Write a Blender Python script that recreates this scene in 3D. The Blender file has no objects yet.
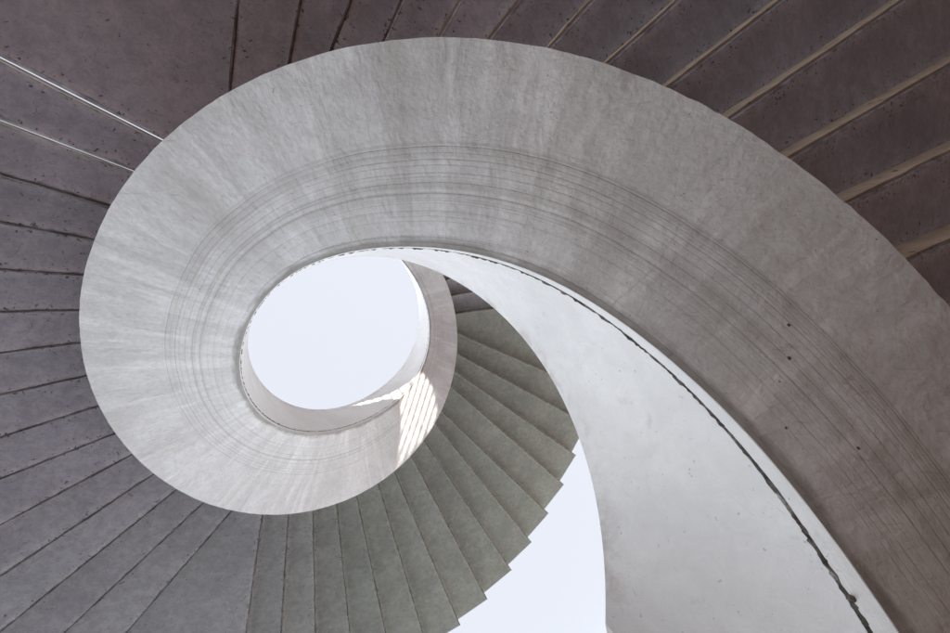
import bpy, bmesh, math, random
from mathutils import Vector, Matrix
random.seed(7)
scene = bpy.context.scene
COL = scene.collection

# ------------------------------------------------------------------ helix data
S = 1.2            # metres per design unit
Z0 = 1.8           # eye height above the paving
Q = dict(z0=-0.0936, p=1.1412, p2=0.0816, r1=0.1781, Ra=1.8303, dA=-0.1444, Rc=1.0151, H=1.1006)
KN0, KND = -1.5, 0.55
W_OUT = [0.0632, 0.0475, 0.0301, 0.0079, -0.0086, 0.0043, 0.0059, 0.0019, -0.0088, -0.0146, 0.0579, 0.0836, 0.0102, -0.131, -0.1971, -0.1561, -0.1035, -0.0499, 0.0037]
W_IN = [-0.1893, -0.1171, -0.0396, 0.0173, -0.0049, 0.009, -0.0128, 0.026, -0.0348, -0.0197, -0.0081, -0.0749, -0.0297, 0.0976, 0.0969, 0.0694, 0.0997, 0.1206, 0.1378]
W_TOP = [-0.115, 0.017, 0.0195, -0.0098, -0.0273, -0.0232, 0.0034, 0.0088, 0.0545, 0.0227, 0.0031, -0.0444, -0.0659, 0.0521, 0.1414, 0.2295, 0.3286, 0.3932, 0.4454]
PHI = [0.3675, 0.4969, 0.6229, 0.7505, 0.8697, 0.9878, 1.1153, 1.2238, 1.3505, 1.4614, 1.5543, 1.6921, 1.8148, 2.4475, 2.5534, 2.6519, 2.752, 2.8711, 2.9743, 3.0827, 3.195, 3.3086, 3.4154, 3.5333, 3.6524, 3.7682, 3.8876, 4.0184, 4.2757, 4.387, 4.5003, 4.6181, 4.7318, 4.8604, 4.977, 5.1085, 5.2338, 5.3621, 5.467, 5.6337, 5.7543, 5.8896, 6.0443, 6.2895, 6.4288]
EO = [0.337, 0.444, 0.509, 0.589, 0.685, 0.77, 0.789, 0.888, 0.849, 0.913, 1.038, 0.949, 1.084, -0.718, -0.695, -0.608, -0.557, -0.584, -0.512, -0.483, -0.425, -0.354, -0.204, -0.214, -0.154, -0.08, 0.068, 0.133, -0.807, -0.688, -0.585, -0.466, -0.422, -0.279, -0.252, -0.108, -0.044, 0.068, 0.024, 0.333, 0.36, 0.412, 0.584, -0.288, -0.08]
ZT = [0.926, 1.05, 1.175, 1.3, 1.424, 1.549, 1.68, 1.81, 1.941, 2.072, 2.203, 2.334, 2.471, 2.616, 2.76, 2.904, 3.048, 3.192, 3.337, 3.481, 3.654, 3.827, 4.0, 4.174, 4.347, 4.52, 4.693, 4.877, 5.072, 5.266, 5.461, 5.655, 5.85, 6.044, 6.239, 6.476, 6.712, 6.949, 7.186, 7.423, 7.66, 7.897, 8.177, 8.5, 8.824]
PHI_LO, PHI_HI = -2.0, 8.25     # where the stair leaves the ground and where it ends


def spl(w, phi):
    s = 0.0
    for i, v in enumerate(w):
        a = abs((phi - (KN0 + KND * i)) / KND)
        if a < 1: s += v * (2 / 3 - a * a + a ** 3 / 2)
        elif a < 2: s += v * (2 - a) ** 3 / 6
    return s


def zh(phi):
    if phi < -1.1:
        return zh(-1.1) + 1.25 * (phi + 1.1)
    return Q['z0'] + Q['p'] * phi + Q['p2'] * (phi - 2.5) ** 2


def rr(base, w, phi):
    c = min(max(phi, -1.0), 7.7)
    return base + Q['r1'] * (c - 2.5) + spl(w, c)


def r_out(phi): return rr(Q['Ra'], W_OUT, phi)
def r_in(phi): return rr(1.0, W_IN, phi)
def r_top(phi): return rr(Q['Rc'], W_TOP, phi)
def r_end(phi): return min(6.5, max(5.2, 5.56 + 0.71 * (phi - 4.98)))


def P(r, phi, z):      # cylindrical design units -> metres
    return Vector((r * math.cos(phi) * S, -r * math.sin(phi) * S, z * S + Z0))


# ------------------------------------------------------------------ materials
def new_mat(name):
    m = bpy.data.materials.new(name); m.use_nodes = True
    nt = m.node_tree; nt.nodes.clear()
    out = nt.nodes.new('ShaderNodeOutputMaterial'); b = nt.nodes.new('ShaderNodeBsdfPrincipled')
    nt.links.new(b.outputs[0], out.inputs[0])
    b.inputs['Specular IOR Level'].default_value = 0.25
    return m, nt, b


class G:
    """small helper for wiring node graphs"""
    def __init__(s, nt): s.nt = nt
    def n(s, t, **k):
        x = s.nt.nodes.new(t)
        for a, v in k.items(): setattr(x, a, v)
        return x
    def put(s, sock, v):
        if hasattr(v, 'links') or isinstance(v, bpy.types.NodeSocket): s.nt.links.new(v, sock)
        else: sock.default_value = v
    def math(s, op, a, b=0.0, c=None, clamp=False):
        x = s.n('ShaderNodeMath', operation=op, use_clamp=clamp)
        s.put(x.inputs[0], a); s.put(x.inputs[1], b)
        if c is not None: s.put(x.inputs[2], c)
        return x.outputs[0]
    def map(s, v, a, b, c=0.0, d=1.0):
        x = s.n('ShaderNodeMapRange', interpolation_type='SMOOTHSTEP')
        s.put(x.inputs[0], v)
        for i, q in zip((1, 2, 3, 4), (a, b, c, d)): x.inputs[i].default_value = q
        return x.outputs[0]
    def xyz(s, x, y, z=0.0):
        q = s.n('ShaderNodeCombineXYZ'); s.put(q.inputs[0], x); s.put(q.inputs[1], y); s.put(q.inputs[2], z)
        return q.outputs[0]
    def scale(s, v, xyz):
        q = s.n('ShaderNodeVectorMath', operation='MULTIPLY'); s.put(q.inputs[0], v); q.inputs[1].default_value = xyz
        return q.outputs[0]
    def noise(s, v, sc, det=4.0, rough=0.55, dist=0.0):
        q = s.n('ShaderNodeTexNoise'); s.put(q.inputs['Vector'], v)
        q.inputs['Scale'].default_value = sc; q.inputs['Detail'].default_value = det
        q.inputs['Roughness'].default_value = rough; q.inputs['Distortion'].default_value = dist
        return q.outputs['Fac']
    def mix(s, f, a, b, mode='MIX'):
        q = s.n('ShaderNodeMix', data_type='RGBA', blend_type=mode)
        s.put(q.inputs[0], f); s.put(q.inputs[6], a); s.put(q.inputs[7], b)
        return q.outputs[2]
    def bump(s, h, strength, dist, prev=None):
        q = s.n('ShaderNodeBump'); q.inputs['Strength'].default_value = strength; q.inputs['Distance'].default_value = dist
        s.put(q.inputs['Height'], h)
        if prev is not None: s.nt.links.new(prev, q.inputs['Normal'])
        return q.outputs[0]
    def ramp(s, f, stops):
        q = s.n('ShaderNodeValToRGB'); s.put(q.inputs[0], f); e = q.color_ramp.elements
        e[0].position, e[1].position = stops[0][0], stops[-1][0]
        for pos, _ in stops[1:-1]: e.new(pos)
        for el, (pos, c) in zip(sorted(e, key=lambda k: k.position), stops):
            el.color = c if len(c) == 4 else (*c, 1)
        return q.outputs[0]
    def uv(s, name):
        u = s.n('ShaderNodeUVMap', uv_map=name); x = s.n('ShaderNodeSeparateXYZ')
        s.nt.links.new(u.outputs[0], x.inputs[0]); return u.outputs[0], x.outputs[0], x.outputs[1]


def c4(*c): return (*c, 1.0)


def concrete_band():
    m, nt, b = new_mat('painted_render_band'); g = G(nt)
    vec, u, v = g.uv('run')                     # u metres along, v 0 outer edge .. 1 inner edge
    pos = g.n('ShaderNodeNewGeometry').outputs['Position']
    cloud = g.noise(g.xyz(g.math('MULTIPLY', u, 1.1), g.math('MULTIPLY', v, 1.0)), 1.3, 5, .6)
    streak = g.noise(g.xyz(g.math('MULTIPLY', u, 5.6), g.math('MULTIPLY', v, .7)), 1.0, 4, .55, .4)
    streak2 = g.noise(g.xyz(g.math('MULTIPLY', u, 2.2), g.math('MULTIPLY', v, 0.5), 7.3), 1.0, 3, .5, .2)
    fine = g.noise(pos, 34, 5, .65)
    base = g.mix(g.map(cloud, .35, .68), c4(.635, .63, .628), c4(.75, .755, .765))
    base = g.mix(g.math('MULTIPLY', g.map(streak, .49, .64), .58), base, c4(.86, .86, .865))
    base = g.mix(g.math('MULTIPLY', g.map(streak2, .50, .70), .36), base, c4(.46, .44, .415))
    # trowel lines that run along the stair
    wob = g.noise(g.xyz(g.math('MULTIPLY', u, .55), 3.1), 1.0, 3, .6)
    v2 = g.math('ADD', v, g.math('MULTIPLY', g.math('SUBTRACT', wob, .5), .05))
    lines = [(.485, .0032, .85), (.515, .0026, .45), (.548, .0032, .8), (.575, .0024, .5), (.612, .003, .7), (.660, .0026, .5), (.715, .003, .6), (.765, .0024, .35), (.805, .0028, .4), (.86, .0026, .35)]
    stops = [(0.0, (0, 0, 0))]
    for p, w, a in lines: stops += [(p - w, (0, 0, 0)), (p, (a, a, a)), (p + w, (0, 0, 0))]
    ln = g.ramp(v2, stops)
    fl = g.noise(g.xyz(g.math('MULTIPLY', u, .09), g.math('MULTIPLY', v2, 46.0)), 1.0, 3, .7)
    fl = g.math('MULTIPLY', g.map(fl, .56, .70), g.map(v, .36, .56))
    pres = g.map(g.noise(g.xyz(g.math('MULTIPLY', u, .9), g.math('MULTIPLY', v, 4.0), 1.7), 1.0, 3, .6), .18, .50)
    allln = g.math('MAXIMUM', g.math('MULTIPLY', ln, pres), g.math('MULTIPLY', fl, .45))
    base = g.mix(g.math('MULTIPLY', allln, .86), base, c4(.16, .135, .11))
    # trowel mottling, cast seams across the band
    rough = g.noise(pos, 9, 6, .70, .2)
    base = g.mix(g.math('MULTIPLY', g.map(rough, .36, .62, 1, 0), .22), base, c4(.44, .425, .41))
    tro = g.noise(g.xyz(g.math('MULTIPLY', u, 9.0), g.math('MULTIPLY', v, 7.0), 5.5), 1.0, 4, .65, .4)
    base = g.mix(g.math('MULTIPLY', g.map(tro, .55, .68), .18), base, c4(.86, .86, .865))
    fr = g.math('FRACT', g.math('ADD', g.math('MULTIPLY', u, .43), g.math('MULTIPLY', g.noise(g.xyz(u, g.math('MULTIPLY', v, 3.0)), 1.0, 4, .6), .10)))
    seam = g.math('MULTIPLY', g.map(g.math('ABSOLUTE', g.math('SUBTRACT', fr, .5)), .0, .006, 1, 0), g.map(g.noise(g.xyz(g.math('MULTIPLY', u, .8), g.math('MULTIPLY', v, 2.0), 9.), 1.0, 2, .5), .45, .62))
    base = g.mix(g.math('MULTIPLY', seam, .22), base, c4(.24, .22, .2))
    ring = g.noise(g.xyz(g.math('MULTIPLY', u, .07), g.math('MULTIPLY', v2, 19.0), 2.2), 1.0, 2, .6)
    base = g.mix(g.math('MULTIPLY', g.math('MULTIPLY', g.map(ring, .52, .68), g.map(v, .30, .5)), .30), base, c4(.33, .31, .285))
    # grime by the inner edge, specks
    ed = g.math('MULTIPLY', g.map(g.math('ADD', v, g.math('MULTIPLY', g.noise(g.xyz(g.math('MULTIPLY', u, 2.5), g.math('MULTIPLY', v, 12.)), 1.0, 4, .6), .12)), .995, 1.045), .6)
    base = g.mix(ed, base, c4(.13, .11, .09))
    sp = g.map(g.noise(pos, 48, 2, .5), .73, .77)
    base = g.mix(g.math('MULTIPLY', sp, .6), base, c4(.09, .08, .07))
    vor = g.n('ShaderNodeTexVoronoi', feature='F1'); g.put(vor.inputs['Vector'], pos); vor.inputs['Scale'].default_value = 2.3
    hole = g.map(vor.outputs['Distance'], .009, .016, 1, 0)
    base = g.mix(g.math('MULTIPLY', hole, .45), base, c4(.06, .05, .045))
    scr = g.noise(g.scale(pos, (3.0, 22.0, 9.0)), 1.6, 3, .5, 1.2)
    base = g.mix(g.math('MULTIPLY', g.map(scr, .67, .72), .26), base, c4(.24, .22, .2))
    base = g.mix(g.math('MULTIPLY', g.map(fine, .40, .66), .24), base, c4(.42, .40, .385))
    g.put(b.inputs['Base Color'], base); b.inputs['Roughness'].default_value = .62
    n = g.bump(streak, .22, .03)
    n = g.bump(g.noise(g.xyz(g.math('MULTIPLY', u, 2.0), g.math('MULTIPLY', v, 1.2), 4.), 1.6, 4, .6, .4), .30, .06, n)
    n = g.bump(g.noise(g.xyz(g.math('MULTIPLY', u, 14.0), g.math('MULTIPLY', v, 5.0)), 1.0, 4, .7, .8), .25, .010, n)
    n = g.bump(g.math('MULTIPLY', allln, -1.0), .35, .006, n)
    n = g.bump(rough, .45, .018, n)
    n = g.bump(fine, .3, .005, n)
    g.put(b.inputs['Normal'], n)
    return m


def white_paint(name, tint=(.82, .82, .825), grime=.4):
    m, nt, b = new_mat(name); g = G(nt)
    vec, u, v = g.uv('run')
    pos = g.n('ShaderNodeNewGeometry').outputs['Position']
    dark = tuple(t * .90 for t in tint)
    cl = g.noise(pos, 1.7, 5, .6)
    base = g.mix(g.map(cl, .35, .7), c4(*dark), c4(*tint))
    diag = g.noise(g.xyz(g.math('ADD', g.math('MULTIPLY', u, 9.0), g.math('MULTIPLY', v, 14.)), g.math('MULTIPLY', v, 2.2)), 1.0, 4, .65, .3)
    base = g.mix(g.math('MULTIPLY', g.map(diag, .55, .72), .22), base, c4(*(t * .78 for t in tint)))
    rim = g.math('MULTIPLY', g.map(v, .44, .56), g.map(g.noise(pos, 6, 5, .7), .46, .66))
    base = g.mix(g.math('MULTIPLY', rim, .55), base, c4(.42, .36, .33))
    sp = g.map(g.noise(pos, 40, 3, .6), .67, .72)
    base = g.mix(g.math('MULTIPLY', sp, grime), base, c4(.20, .18, .17))
    mot = g.noise(pos, 10, 6, .72, .5)
    base = g.mix(g.math('MULTIPLY', g.map(mot, .38, .62, 1, 0), .22), base, c4(*(t * .76 for t in tint)))
    sc_ = g.noise(g.xyz(g.math('ADD', g.math('MULTIPLY', u, 4.0), g.math('MULTIPLY', v, 16.)), g.math('SUBTRACT', g.math('MULTIPLY', v, 30.0), g.math('MULTIPLY', u, 30.))), 1.0, 3, .6, .5)
    base = g.mix(g.math('MULTIPLY', g.map(sc_, .66, .72), .28), base, c4(.45, .43, .42))
    st = g.map(g.noise(pos, 7, 4, .65), .62, .74)
    base = g.mix(g.math('MULTIPLY', st, grime * .7), base, c4(.42, .40, .38))
    g.put(b.inputs['Base Color'], base); b.inputs['Roughness'].default_value = .5
    n = g.bump(diag, .22, .012)
    n = g.bump(mot, .40, .015, n)
    n = g.bump(g.noise(pos, 30, 5, .6), .35, .006, n)
    g.put(b.inputs['Normal'], n)
    return m


def grime_mat():
    m, nt, b = new_mat('mossy_joint'); g = G(nt)
    pos = g.n('ShaderNodeNewGeometry').outputs['Position']
    f = g.noise(pos, 22, 5, .7)
    base = g.ramp(f, [(0.0, (.02, .018, .016)), (.42, (.085, .075, .068)), (.55, (.17, .155, .145)), (.68, (.42, .41, .40)), (1., (.6, .6, .6))])
    g.put(b.inputs['Base Color'], base); b.inputs['Roughness'].default_value = .9
    g.put(b.inputs['Normal'], g.bump(f, .8, .02))
    return m


def tread_mat(name):
    m, nt, b = new_mat(name); g = G(nt)
    vec, df, db = g.uv('edge')                  # metres from the front and back edge
    pos = g.n('ShaderNodeNewGeometry').outputs['Position']
    rnd = g.n('ShaderNodeObjectInfo').outputs['Random']
    cl = g.noise(pos, 1.1, 5, .6, .3)
    cl2 = g.noise(pos, 5.5, 5, .62, .4)
    base = g.mix(g.map(cl, .33, .68), c4(.225, .212, .218), c4(.300, .285, .290))
    base = g.mix(g.math('MULTIPLY', g.map(cl2, .42, .70), .55), base, c4(.345, .325, .322))
    base = g.mix(g.math('MULTIPLY', g.map(rnd, 0, 1), .30), base, c4(.225, .225, .230))
    # paler, crusty band near the edges and dark dirt right on them
    d = g.math('MINIMUM', df, db)
    jag = g.noise(pos, 9, 4, .7)
    de = g.math('ADD', d, g.math('MULTIPLY', g.math('SUBTRACT', jag, .5), .05))
    pale = g.math('MULTIPLY', g.map(de, .0, .075, 1, 0), .40)
    base = g.mix(pale, base, c4(.46, .425, .40))
    dirt = g.math('MULTIPLY', g.map(g.math('ADD', d, g.math('MULTIPLY', g.math('SUBTRACT', jag, .5), .07)), .0, .020, 1, 0), g.map(g.noise(pos, 6, 4, .65), .38, .58))
    base = g.mix(g.math('MULTIPLY', dirt, .72), base, c4(.022, .019, .018))
    back = g.map(d, .002, .009, 1, 0)
    base = g.mix(g.math('MULTIPLY', back, .62), base, c4(.045, .040, .038))
    mot = g.noise(pos, 13, 6, .74, .6)
    base = g.mix(g.math('MULTIPLY', g.map(mot, .38, .60, 1, 0), .38), base, c4(.15, .14, .142))
    # black lichen specks, thicker towards the edges
    spn = g.noise(pos, 36, 4, .66)
    lim = g.map(d, .0, .16, .075, 0.0)
    sp = g.map(g.math('ADD', spn, lim), .672, .70)
    base = g.mix(g.math('MULTIPLY', sp, .8), base, c4(.025, .022, .022))
    hair = g.noise(pos, 4.5, 2, .5, 2.2)
    hl = g.map(g.math('ABSOLUTE', g.math('SUBTRACT', hair, .5)), .0, .006, 1, 0)
    hl = g.math('MULTIPLY', hl, g.map(g.noise(pos, 3.3, 2, .5), .46, .60))
    base = g.mix(g.math('MULTIPLY', hl, .62), base, c4(.05, .045, .045))
    fine = g.noise(pos, 60, 4, .7)
    base = g.mix(g.math('MULTIPLY', g.map(fine, .35, .7), .16), base, c4(.09, .085, .085))
    tone = g.n('ShaderNodeObjectInfo').outputs['Color']
    base = g.mix(1.0, base, tone, 'MULTIPLY')
    g.put(b.inputs['Base Color'], base); b.inputs['Roughness'].default_value = .8
    n = g.bump(cl2, .25, .02); n = g.bump(fine, .35, .005, n); n = g.bump(g.math('MULTIPLY', sp, 1.0), .3, .004, n)
    g.put(b.inputs['Normal'], n)
    return m


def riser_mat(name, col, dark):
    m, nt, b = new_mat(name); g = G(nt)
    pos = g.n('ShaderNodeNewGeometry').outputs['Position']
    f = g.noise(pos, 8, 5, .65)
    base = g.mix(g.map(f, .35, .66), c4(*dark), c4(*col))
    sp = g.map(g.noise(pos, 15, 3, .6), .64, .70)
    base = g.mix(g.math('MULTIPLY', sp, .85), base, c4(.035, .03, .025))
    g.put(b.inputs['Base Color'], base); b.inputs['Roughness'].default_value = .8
    g.put(b.inputs['Normal'], g.bump(g.noise(pos, 30, 4, .7), .5, .008))
    return m


def ground_mat():
    m, nt, b = new_mat('pale_paving'); g = G(nt)
    pos = g.n('ShaderNodeNewGeometry').outputs['Position']
    br = g.n('ShaderNodeTexBrick'); g.put(br.inputs['Vector'], pos); br.inputs['Scale'].default_value = 1.0
    br.inputs['Mortar Size'].default_value = .008; br.inputs['Brick Width'].default_value = .9; br.inputs['Row Height'].default_value = .6
    br.inputs['Color1'].default_value = c4(.545, .58, .625); br.inputs['Color2'].default_value = c4(.505, .535, .575); br.inputs['Mortar'].default_value = c4(.2, .18, .16)
    base = g.mix(g.math('MULTIPLY', g.map(g.noise(pos, .7, 5, .6), .35, .7), .35), br.outputs[0], c4(.44, .455, .47))
    g.put(b.inputs['Base Color'], base); b.inputs['Roughness'].default_value = .8
    g.put(b.inputs['Normal'], g.bump(g.noise(pos, 20, 4, .6), .3, .01))
    return m


M_BAND = concrete_band()
M_WALL = white_paint('white_wall_paint')
M_STRIP = white_paint('white_edge_paint', (.83, .83, .83), .55)
M_JOINT = grime_mat()
M_TREAD = tread_mat('weathered_tread_concrete')
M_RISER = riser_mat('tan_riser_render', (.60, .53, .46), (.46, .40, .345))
M_RISER_W = riser_mat('skylit_riser_tint', (.50, .44, .39), (.36, .31, .27))  # pale copy, sky light on two riser edges put into the colour
M_RISER_G = riser_mat('shadowed_riser_grey', (.26, .24, .23), (.09, .08, .078))  # dark copy, shadow along the hidden riser lines put into the colour
M_GROUND = ground_mat()
M_BOUNCE = riser_mat('brown_bounce_tint', (.27, .135, .075), (.19, .095, .052))  # for the added disc, brown to warm the bounced light
M_SCREEN = riser_mat('sun_screen_brown', (.24, .13, .075), (.17, .09, .052))  # for the added screen, brown to warm light on the right side
M_BAR = riser_mat('sun_stripe_bar_grey', (.2, .2, .2), (.15, .15, .15))


# ------------------------------------------------------------------ object helpers
def link(name, me, mat, parent=None):
    o = bpy.data.objects.new(name, me); COL.objects.link(o)
    if mat: me.materials.append(mat)
    if parent: o.parent = parent
    return o


def tag(o, label=None, cat=None, group=None, kind=None):
    for k, v in (('label', label), ('category', cat), ('group', group), ('kind', kind)):
        if v: o[k] = v
    return o


def sweep(name, profile, phis, mat, parent, vvals=None, smooth=True, close=True):
    """profile(phi) -> list of (r, z); swept along the helix, one closed mesh, 'run' uv = (metres, v)"""
    me = bpy.data.meshes.new(name)
    verts, faces, uvs = [], [], []
    n = None; run = 0.0; prev = None; us = []
    for ph in phis:
        pr = profile(ph)
        n = len(pr)
        pts = [P(r, ph, z) for r, z in pr]
        mid = pts[0]
        if prev is not None: run += (pts[0] - prev).length
        prev = pts[0]; us.append(run)
        verts += pts
    vv = vvals or [i / (n - 1) for i in range(n)]
    K = len(phis)
    for k in range(K - 1):
        for i in range(n if close else n - 1):
            j = (i + 1) % n
            faces.append((k * n + i, (k + 1) * n + i, (k + 1) * n + j, k * n + j))
            vi, vj = vv[i], vv[j]
            uvs += [(us[k], vi), (us[k + 1], vi), (us[k + 1], vj), (us[k], vj)]
    if close:
        faces.append(tuple(range(n))); uvs += [(us[0], vv[i]) for i in range(n)]
        faces.append(tuple((K - 1) * n + i for i in reversed(range(n)))); uvs += [(us[-1], vv[i]) for i in reversed(range(n))]
    me.from_pydata([tuple(v) for v in verts], [], faces)
    uvl = me.uv_layers.new(name='run')
    for i, q in enumerate(uvs): uvl.data[i].uv = q
    bm = bmesh.new(); bm.from_mesh(me); bmesh.ops.recalc_face_normals(bm, faces=bm.faces)
    for f in bm.faces: f.smooth = smooth
    for e in bm.edges:
        if len(e.link_faces) == 2 and e.calc_face_angle(0) > math.radians(28): e.smooth = False
    bm.to_mesh(me); bm.free()
    return link(name, me, mat, parent)


def frange(a, b, d):
    n = max(2, int(math.ceil((b - a) / d)) + 1)
    return [a + (b - a) * i / (n - 1) for i in range(n)]


PHIS = frange(PHI_LO, PHI_HI, .02)

# ------------------------------------------------------------------ ground
me = bpy.data.meshes.new('ground')
me.from_pydata([(-900, -900, 0), (900, -900, 0), (900, 900, 0), (-900, 900, 0)], [], [(0, 1, 2, 3)])
ground = link('ground', me, M_GROUND); tag(ground, 'pale stone paving around the foot of the stair', 'ground', kind='structure')

bm = bmesh.new(); bmesh.ops.create_circle(bm, cap_ends=True, segments=96, radius=12.5, matrix=Matrix.Translation((6.0, -5.0, .004)))  # unseen disc, added off centre to bounce brown light upward
me = bpy.data.meshes.new('bounce_disc'); bm.to_mesh(me); bm.free()
bounce_disc = link('bounce_disc', me, M_BOUNCE); tag(bounce_disc, 'added unseen brown disc that warms the light bounced onto the stair', 'paving', kind='structure')

# ------------------------------------------------------------------ the staircase
stair = bpy.data.objects.new('spiral_staircase', None); COL.objects.link(stair)
tag(stair, 'huge concrete spiral staircase seen from below, pale inner ramp and dark treads', 'staircase')


def wob(ph, k, amp):     # hand-made unevenness of the render
    return amp * (math.sin(ph * 7.1 + k * 1.7) + .6 * math.sin(ph * 17.3 + k * 2.9) + .4 * math.sin(ph * 41.0 + k))


def band_profile(ph):
    ra, rb, z = r_out(ph), r_in(ph), zh(ph)
    out = []
    for i in range(11):
        t = i / 10
        d = wob(ph, i * .8, .0022) * (1 if 0 < i < 10 else .5) + (random.uniform(-.003, .003) if i == 0 else 0)
        out.append((ra + (rb - ra) * t, z + Q['dA'] * (1 - t) + d + (.006 * math.sin(math.pi * t))))
    out += [(rb + .10, z + .012 + .45), (ra, z + .45)]
    return out


band = sweep('soffit_band', band_profile, PHIS, M_BAND, stair, [i / 10 for i in range(11)] + [.9, .05])
tag(band, 'pale painted underside of the inner ramp with fine trowel lines')

T = .10          # parapet thickness
J0, J1 = .063, .078


def wall_pt(ph, t, inset=0.0):
    rb, rc, z = r_in(ph), r_top(ph), zh(ph)
    return (rb + (rc - rb) * t + inset, z + Q['H'] * t)


def parapet_profile(ph):
    return [wall_pt(ph, J1), *[wall_pt(ph, J1 + (1 - J1) * t, wob(ph, t * 4, .0015)) for t in (.2, .4, .6, .8)], wall_pt(ph, .992, .0), wall_pt(ph, 1.0, .010),
            wall_pt(ph, 1.0, T), wall_pt(ph, .35, T), wall_pt(ph, J1, .085)]


par = sweep('parapet', parapet_profile, PHIS, M_WALL, stair)
tag(par, 'smooth white inner parapet wall')
HI = math.inf


def strip_profile(ph):
    a = wall_pt(ph, .003, -.001); b_ = wall_pt(ph, J0 + wob(ph, 9, .0022), -.001)
    return [a, wall_pt(ph, .03, -.004), b_, wall_pt(ph, J0 + .002, .07), wall_pt(ph, .005, .07)]


strip = sweep('edge_strip', strip_profile, PHIS, M_STRIP, par)
tag(strip, 'narrow white strip along the foot of the parapet')


def joint_profile(ph):
    rj = random.Random(int(ph * 1000))
    u = rj.random
    a = wall_pt(ph, J0 - .004 + .009 * u(), -.000 - .004 * u())
    m_ = wall_pt(ph, (J0 + J1) / 2 + .006 * (u() - .5), .001 - .011 * u())
    b_ = wall_pt(ph, J1 + .004 - .012 * u(), -.000 - .003 * u())
    return [a, m_, b_, wall_pt(ph, J1 + .006, .03), wall_pt(ph, J1 + .006, .06), wall_pt(ph, J0 - .006, .06), wall_pt(ph, J0 - .006, .03)]


joint = sweep('joint', joint_profile, frange(PHI_LO + .01, PHI_HI - .01, .011), M_JOINT, par)
tag(joint, 'dark mossy joint line')

# ---- treads and risers
lines = [(f, e, z) for f, e, z in zip(PHI, EO, ZT)]
def phi_in(f, e):        # where a riser line meets the outer edge of the band
    g = f
    for _ in range(6): g = f + math.asin(e / r_out(g)) - math.asin(e / 3.0)
    return g


lo = []
f, e = PHI[0], EO[0]
zl = zh(phi_in(f, e))
while True:
    f -= .122; e = max(e - .08, -.3)
    if zl * S + Z0 < .02: break
    lo.append((f, e, zl))
    zl = min(zh(phi_in(f, e)), zl - .06)
hi = []
f, e, z = PHI[-1], EO[-1], ZT[-1]
while f < PHI_HI - .2:
    f += .138; e = min(e + .12, .9); z = z + .25
    hi.append((f, e, z))
lines = lo[::-1] + lines + hi
N0 = len(lo)
LAND = {N0 + 12, N0 + 27, N0 + 42}
SKYLIT = {N0 + 13, N0 + 14}


def line_dir(ph, e):
    a = -ph + math.asin(e / 3.0)
    d = Vector((math.cos(a), math.sin(a)))
    return d, Vector((d.y, -d.x))


def on_line(ph, e, r):
    d, n = line_dir(ph, e)
    return n * e + d * math.sqrt(max(r * r - e * e, .01))


TH = .05


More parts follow.
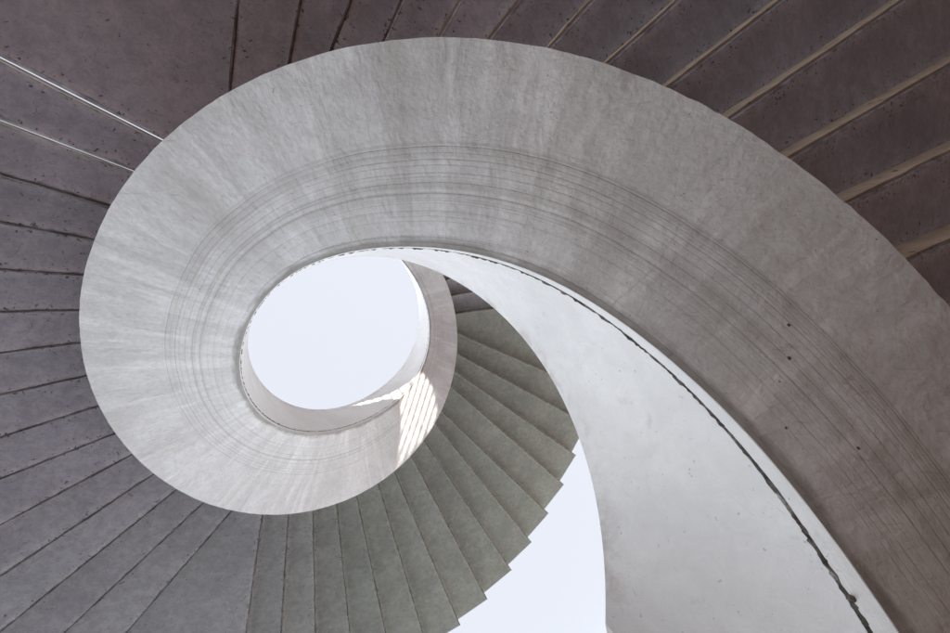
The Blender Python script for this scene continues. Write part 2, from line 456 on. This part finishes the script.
def make_tread(k):
    (f0, e0, z), (f1, e1, z1) = lines[k], lines[k + 1]
    land = k in LAND
    fin0 = f0 + .02; fin1 = f1
    ri0, ri1 = r_out(f0) - .05, r_out(f1) - .05
    pa, pb = on_line(f0, e0, ri0), on_line(f1, e1, ri1)
    ro0, ro1 = r_end(f0), r_end(f1)
    qa, qb = on_line(f0, e0, ro0 + (.07 if f0 > 4.2 else 0) + random.uniform(-.008, .008)), on_line(f1, e1, ro1 + random.uniform(-.008, .008))
    outer = [qa, qb]
    inner = [pb, pa]
    if f1 - f0 > .2:
        a0, a1 = math.atan2(-qa.y, qa.x), math.atan2(-qb.y, qb.x)
        while a1 < a0: a1 += 2 * math.pi
        outer = [Vector((math.cos(a0 + (a1 - a0) * t), -math.sin(a0 + (a1 - a0) * t))) * (ro0 + (ro1 - ro0) * t) for t in (0, .25, .5, .75, 1)]
        a0, a1 = math.atan2(-pa.y, pa.x), math.atan2(-pb.y, pb.x)
        while a1 < a0: a1 += 2 * math.pi
        inner = [Vector((math.cos(a0 + (a1 - a0) * t), -math.sin(a0 + (a1 - a0) * t))) * (ri0 + (ri1 - ri0) * t) for t in (1, .75, .5, .25, 0)]
    poly = outer + inner
    cen = sum(poly, Vector((0, 0))) / len(poly)
    n = len(poly)
    bm = bmesh.new()
    zb, zt = z * S + Z0, (z + TH) * S + Z0
    lowv = [bm.verts.new((p.x * S, p.y * S, zb)) for p in poly]
    topv = [bm.verts.new((p.x * S, p.y * S, zt)) for p in poly]
    bm.faces.new(lowv); bm.faces.new(topv[::-1])
    for i in range(n):
        j = (i + 1) % n
        bm.faces.new((lowv[j], lowv[i], topv[i], topv[j]))
    bmesh.ops.recalc_face_normals(bm, faces=bm.faces)
    ed = [e for e in bm.edges if all(v in lowv for v in e.verts)]
    bmesh.ops.bevel(bm, geom=ed, offset=.007, segments=1, affect='EDGES')
    uvl = bm.loops.layers.uv.new('edge')
    d0, n0 = line_dir(f0, e0); d1, n1 = line_dir(f1, e1)
    for fa in bm.faces:
        for lp in fa.loops:
            p = Vector((lp.vert.co.x / S, lp.vert.co.y / S))
            lp[uvl].uv = (abs(p.dot(n0) - e0) * S, abs(p.dot(n1) - e1) * S)
    org = Vector((cen.x * S, cen.y * S, zb))
    for v in bm.verts: v.co -= org
    nm = 'landing' if land else 'tread'
    me = bpy.data.meshes.new(nm); bm.to_mesh(me); bm.free()
    o = link(nm, me, M_TREAD, stair)
    # the third flight is tinted slightly greener than the others
    gr = min(1, max(0, (k - N0 - 21) / 10)) if k <= N0 + 42 else 0
    q_ = min(1, max(0, (k - N0 - 4) / 7))
    base_ = [a_ + (b_ - a_) * q_ for a_, b_ in zip((2.15, 2.6, 3.3), (1.72, 1.68, 1.80))]  # lower flight lightened and cooled in colour to offset brown bounce light
    if k > N0 + 42: base_ = (1.6, 1.75, 1.8)  # uppermost treads lightened in colour against the same brown light
    lum = random.uniform(.93, 1.07)
    o.color = tuple(lum * (a_ + (b_ - a_) * gr) for a_, b_ in zip(base_, (.93, 1.02, .88))) + (1,); o.location = org
    if land: tag(o, 'wide flat landing slab between two flights')
    # riser under the front edge of this tread, standing on the tread below
    if k > 0:
        zlow = lines[k - 1][2]
        d, nrm = line_dir(f0, e0)
        a = on_line(f0, e0, ri0 + .02); c = on_line(f0, e0, ro0 - .004)
        # thin panel on the climbing side of the line, with an uneven lower edge
        fwd = (poly and (cen - (a + c) / 2)); s_ = 1 if fwd.dot(nrm) > 0 else -1
        bm = bmesh.new(); K = 26; rows = []
        for i in range(K + 1):
            t = i / K; p = a.lerp(c, t)
            jit = .0035 * math.sin(i * 2.1 + k) + random.uniform(-.003, .003)
            w = (.012 if k < N0 + 10 else .007) + random.uniform(-.002, .002)
            q = p + nrm * s_ * w; r_ = p - nrm * s_ * .002
            zz0 = zlow + (.100 if k in SKYLIT else .010 if k < N0 + 10 else -.004) + jit; zz1 = z + .012
            rows.append([bm.verts.new((x.x * S - org.x, x.y * S - org.y, zz * S + Z0 - org.z)) for x, zz in ((r_, zz0), (q, zz0), (q, zz1), (r_, zz1))])
        for i in range(K):
            for j in range(4):
                bm.faces.new((rows[i][j], rows[i + 1][j], rows[i + 1][(j + 1) % 4], rows[i][(j + 1) % 4]))
        bm.faces.new(rows[0]); bm.faces.new(rows[-1][::-1])
        bmesh.ops.recalc_face_normals(bm, faces=bm.faces)
        me = bpy.data.meshes.new('riser'); bm.to_mesh(me); bm.free()
        rs = link('riser', me, M_RISER_W if k in SKYLIT else (M_RISER if k < N0 + 9 else M_RISER_G), o)
        if k in SKYLIT: tag(rs, 'thin riser edge with sky light put into its pale colour')


for k in range(len(lines) - 1): make_tread(k)

# ------------------------------------------------------------------ small marks on the concrete
def stub(name, mat, pos, nrm, r, h, parent, label=None):
    bm = bmesh.new(); n_ = Vector(nrm).normalized()
    bmesh.ops.create_cone(bm, cap_ends=True, segments=10, radius1=r, radius2=r * .6, depth=h)
    for v in bm.verts: v.co += Vector([random.uniform(-.15, .15) * r for _ in range(3)])
    m4 = Matrix.Translation(Vector(pos)) @ n_.to_track_quat('Z', 'Y').to_matrix().to_4x4()
    bm.transform(m4)
    me = bpy.data.meshes.new(name); bm.to_mesh(me); bm.free()
    o = link(name, me, mat, parent)
    if label: o['label'] = label
    return o


for pos, nrm, r in (((1.035, -.65, 2.754), (-.438, -.48, -.76), .0085), ((.975, -.533, 2.712), (-.462, -.543, -.70), .009),
                    ((.82, -.317, 2.62), (-.36, -.64, -.68), .005), ((.985, -.268, 2.494), (-.3, -.61, -.73), .007)):
    stub('hole_disc', M_JOINT, pos, nrm, r, .006, band, 'small dark disc standing for a hole in the painted soffit')  # dark discs set on the surface in place of real holes
stub('moss_tuft', M_JOINT, (.640, .030, 2.336), (-.9, -.37, .1), .010, .03, joint)
cyl_a, cyl_b = Vector((1.93, 2.19, 10.125)), Vector((2.12, 2.16, 10.20))

# ------------------------------------------------------------------ unseen screen added on the sun side to shape the sun patch
WA = Vector((.6, -.8, 0)); WB = Vector((.8, .6, 0))       # away from the stair, along the wall
WD, WT = 8.2, .10
sun_screen_root = bpy.data.objects.new('added_sun_screen', None); COL.objects.link(sun_screen_root)
tag(sun_screen_root, 'tall brown freestanding concrete screen wall with one ragged barred opening high up', 'wall')
OPEN = [(.95, 13.66), (1.50, 13.57), (1.68, 13.2), (2.14, 12.92), (2.70, 13.32), (2.34, 13.56), (1.80, 13.78), (1.22, 13.82)]  # opening follows the sun patch outline projected along the sun
RECT = [(-20., 0.), (8.5, 0.), (8.5, 17.5), (-20., 17.5)]


def wpt(b_, z, d): return WA * (WD + d) + WB * b_ + Vector((0, 0, z))


bm = bmesh.new()
es = []
for loop in (RECT, OPEN):
    vv_ = [bm.verts.new(wpt(b_, z, 0)) for b_, z in loop]
    es += [bm.edges.new((vv_[i], vv_[(i + 1) % len(vv_)])) for i in range(len(vv_))]
bmesh.ops.triangle_fill(bm, use_beauty=True, edges=es)
ex = bmesh.ops.extrude_face_region(bm, geom=list(bm.faces))
bmesh.ops.translate(bm, verts=[v for v in ex['geom'] if isinstance(v, bmesh.types.BMVert)], vec=WA * WT)
bmesh.ops.recalc_face_normals(bm, faces=bm.faces)
me = bpy.data.meshes.new('sun_screen_slab'); bm.to_mesh(me); bm.free()
link('sun_screen_slab', me, M_SCREEN, sun_screen_root)


def cyl(name, a, b_, r, mat, parent, seg=8):
    bm = bmesh.new(); d = (b_ - a)
    rot = d.to_track_quat('Z', 'Y').to_matrix().to_4x4()
    bmesh.ops.create_cone(bm, cap_ends=True, segments=seg, radius1=r, radius2=r, depth=d.length, matrix=Matrix.Translation((a + b_) / 2) @ rot)
    me = bpy.data.meshes.new(name); bm.to_mesh(me); bm.free()
    return link(name, me, mat, parent)


def edge_z(pts, x):
    out = []
    for i in range(len(pts)):
        (x0, z0), (x1, z1) = pts[i], pts[(i + 1) % len(pts)]
        if (x0 - x) * (x1 - x) <= 0 and x0 != x1: out.append(z0 + (z1 - z0) * (x - x0) / (x1 - x0))
    return min(out), max(out)


tw = cyl('stick', cyl_a, cyl_b, .012, M_JOINT, stair)
tag(tw, 'short dark stick caught under a tread beside the sunlit patch')
x = 1.07
while x < 2.7:
    za, zb = edge_z(OPEN, x)
    cyl('sun_stripe_bar', wpt(x, za - .03, WT / 2), wpt(x, zb + .03, WT / 2), .025, M_BAR, sun_screen_root)  # added only to stripe the sun patch
    x += .130

# ------------------------------------------------------------------ world, sun, camera
SUN_AZ = Vector((.6, -.8, 0)).normalized(); SUN_EL = math.radians(22)
sdir = Vector((SUN_AZ.x * math.cos(SUN_EL), SUN_AZ.y * math.cos(SUN_EL), math.sin(SUN_EL)))
w = bpy.data.worlds.new('World'); scene.world = w; w.use_nodes = True
nt = w.node_tree; bg = nt.nodes['Background']
sky = nt.nodes.new('ShaderNodeTexSky'); sky.sky_type = 'NISHITA'; sky.sun_disc = False
sky.sun_elevation = SUN_EL; sky.sun_rotation = math.atan2(SUN_AZ.x, SUN_AZ.y)
sky.air_density = 1.0; sky.dust_density = 3.0; sky.ozone_density = 1.0; sky.altitude = 0
hs = nt.nodes.new('ShaderNodeHueSaturation'); hs.inputs['Saturation'].default_value = .28
nt.links.new(sky.outputs[0], hs.inputs['Color'])
gw = G(nt)
sz = nt.nodes.new('ShaderNodeSeparateXYZ'); nt.links.new(nt.nodes.new('ShaderNodeTexCoord').outputs['Generated'], sz.inputs[0])
veil = gw.map(sz.outputs[2], .30, .62, 0.0, .94)          # even high cloud veil overhead, clear bright horizon
nt.links.new(gw.mix(veil, hs.outputs[0], c4(1.26, 1.32, 1.46)), bg.inputs[0])
bg.inputs[1].default_value = .15

ld = bpy.data.lights.new('sun', 'SUN'); ld.energy = 5.0; ld.angle = math.radians(.4); ld.color = (1, .91, .80)
so = bpy.data.objects.new('sun', ld); COL.objects.link(so)
so.rotation_euler = sdir.to_track_quat('Z', 'Y').to_euler(); so.location = (0, 0, 40)

tx, ty = .0902, -.3932
cx_, sx_, cy_, sy_ = math.cos(tx), math.sin(tx), math.cos(ty), math.sin(ty)
Rx = Matrix(((1, 0, 0), (0, cx_, -sx_), (0, sx_, cx_))); Ry = Matrix(((cy_, 0, sy_), (0, 1, 0), (-sy_, 0, cy_)))
Mm = Rx @ Ry
right, down, fwd = Mm[0], Mm[1], Mm[2]
cam = bpy.data.cameras.new('camera'); cam.sensor_width = 36; cam.lens = 398.6043 / 950 * 36; cam.clip_start = .05; cam.clip_end = 3000
co = bpy.data.objects.new('camera', cam); COL.objects.link(co)
rot = Matrix((right, -down, -fwd)).transposed()
co.matrix_world = Matrix.Translation(Vector((-.5663 * S, -.6855 * S, Z0))) @ rot.to_4x4()
scene.camera = co

vs = scene.view_settings
vs.view_transform = 'Standard'; vs.look = 'None'; vs.gamma = 1; vs.use_curve_mapping = False; vs.exposure = 2.1
scene.cycles.max_bounces = 10; scene.cycles.diffuse_bounces = 6
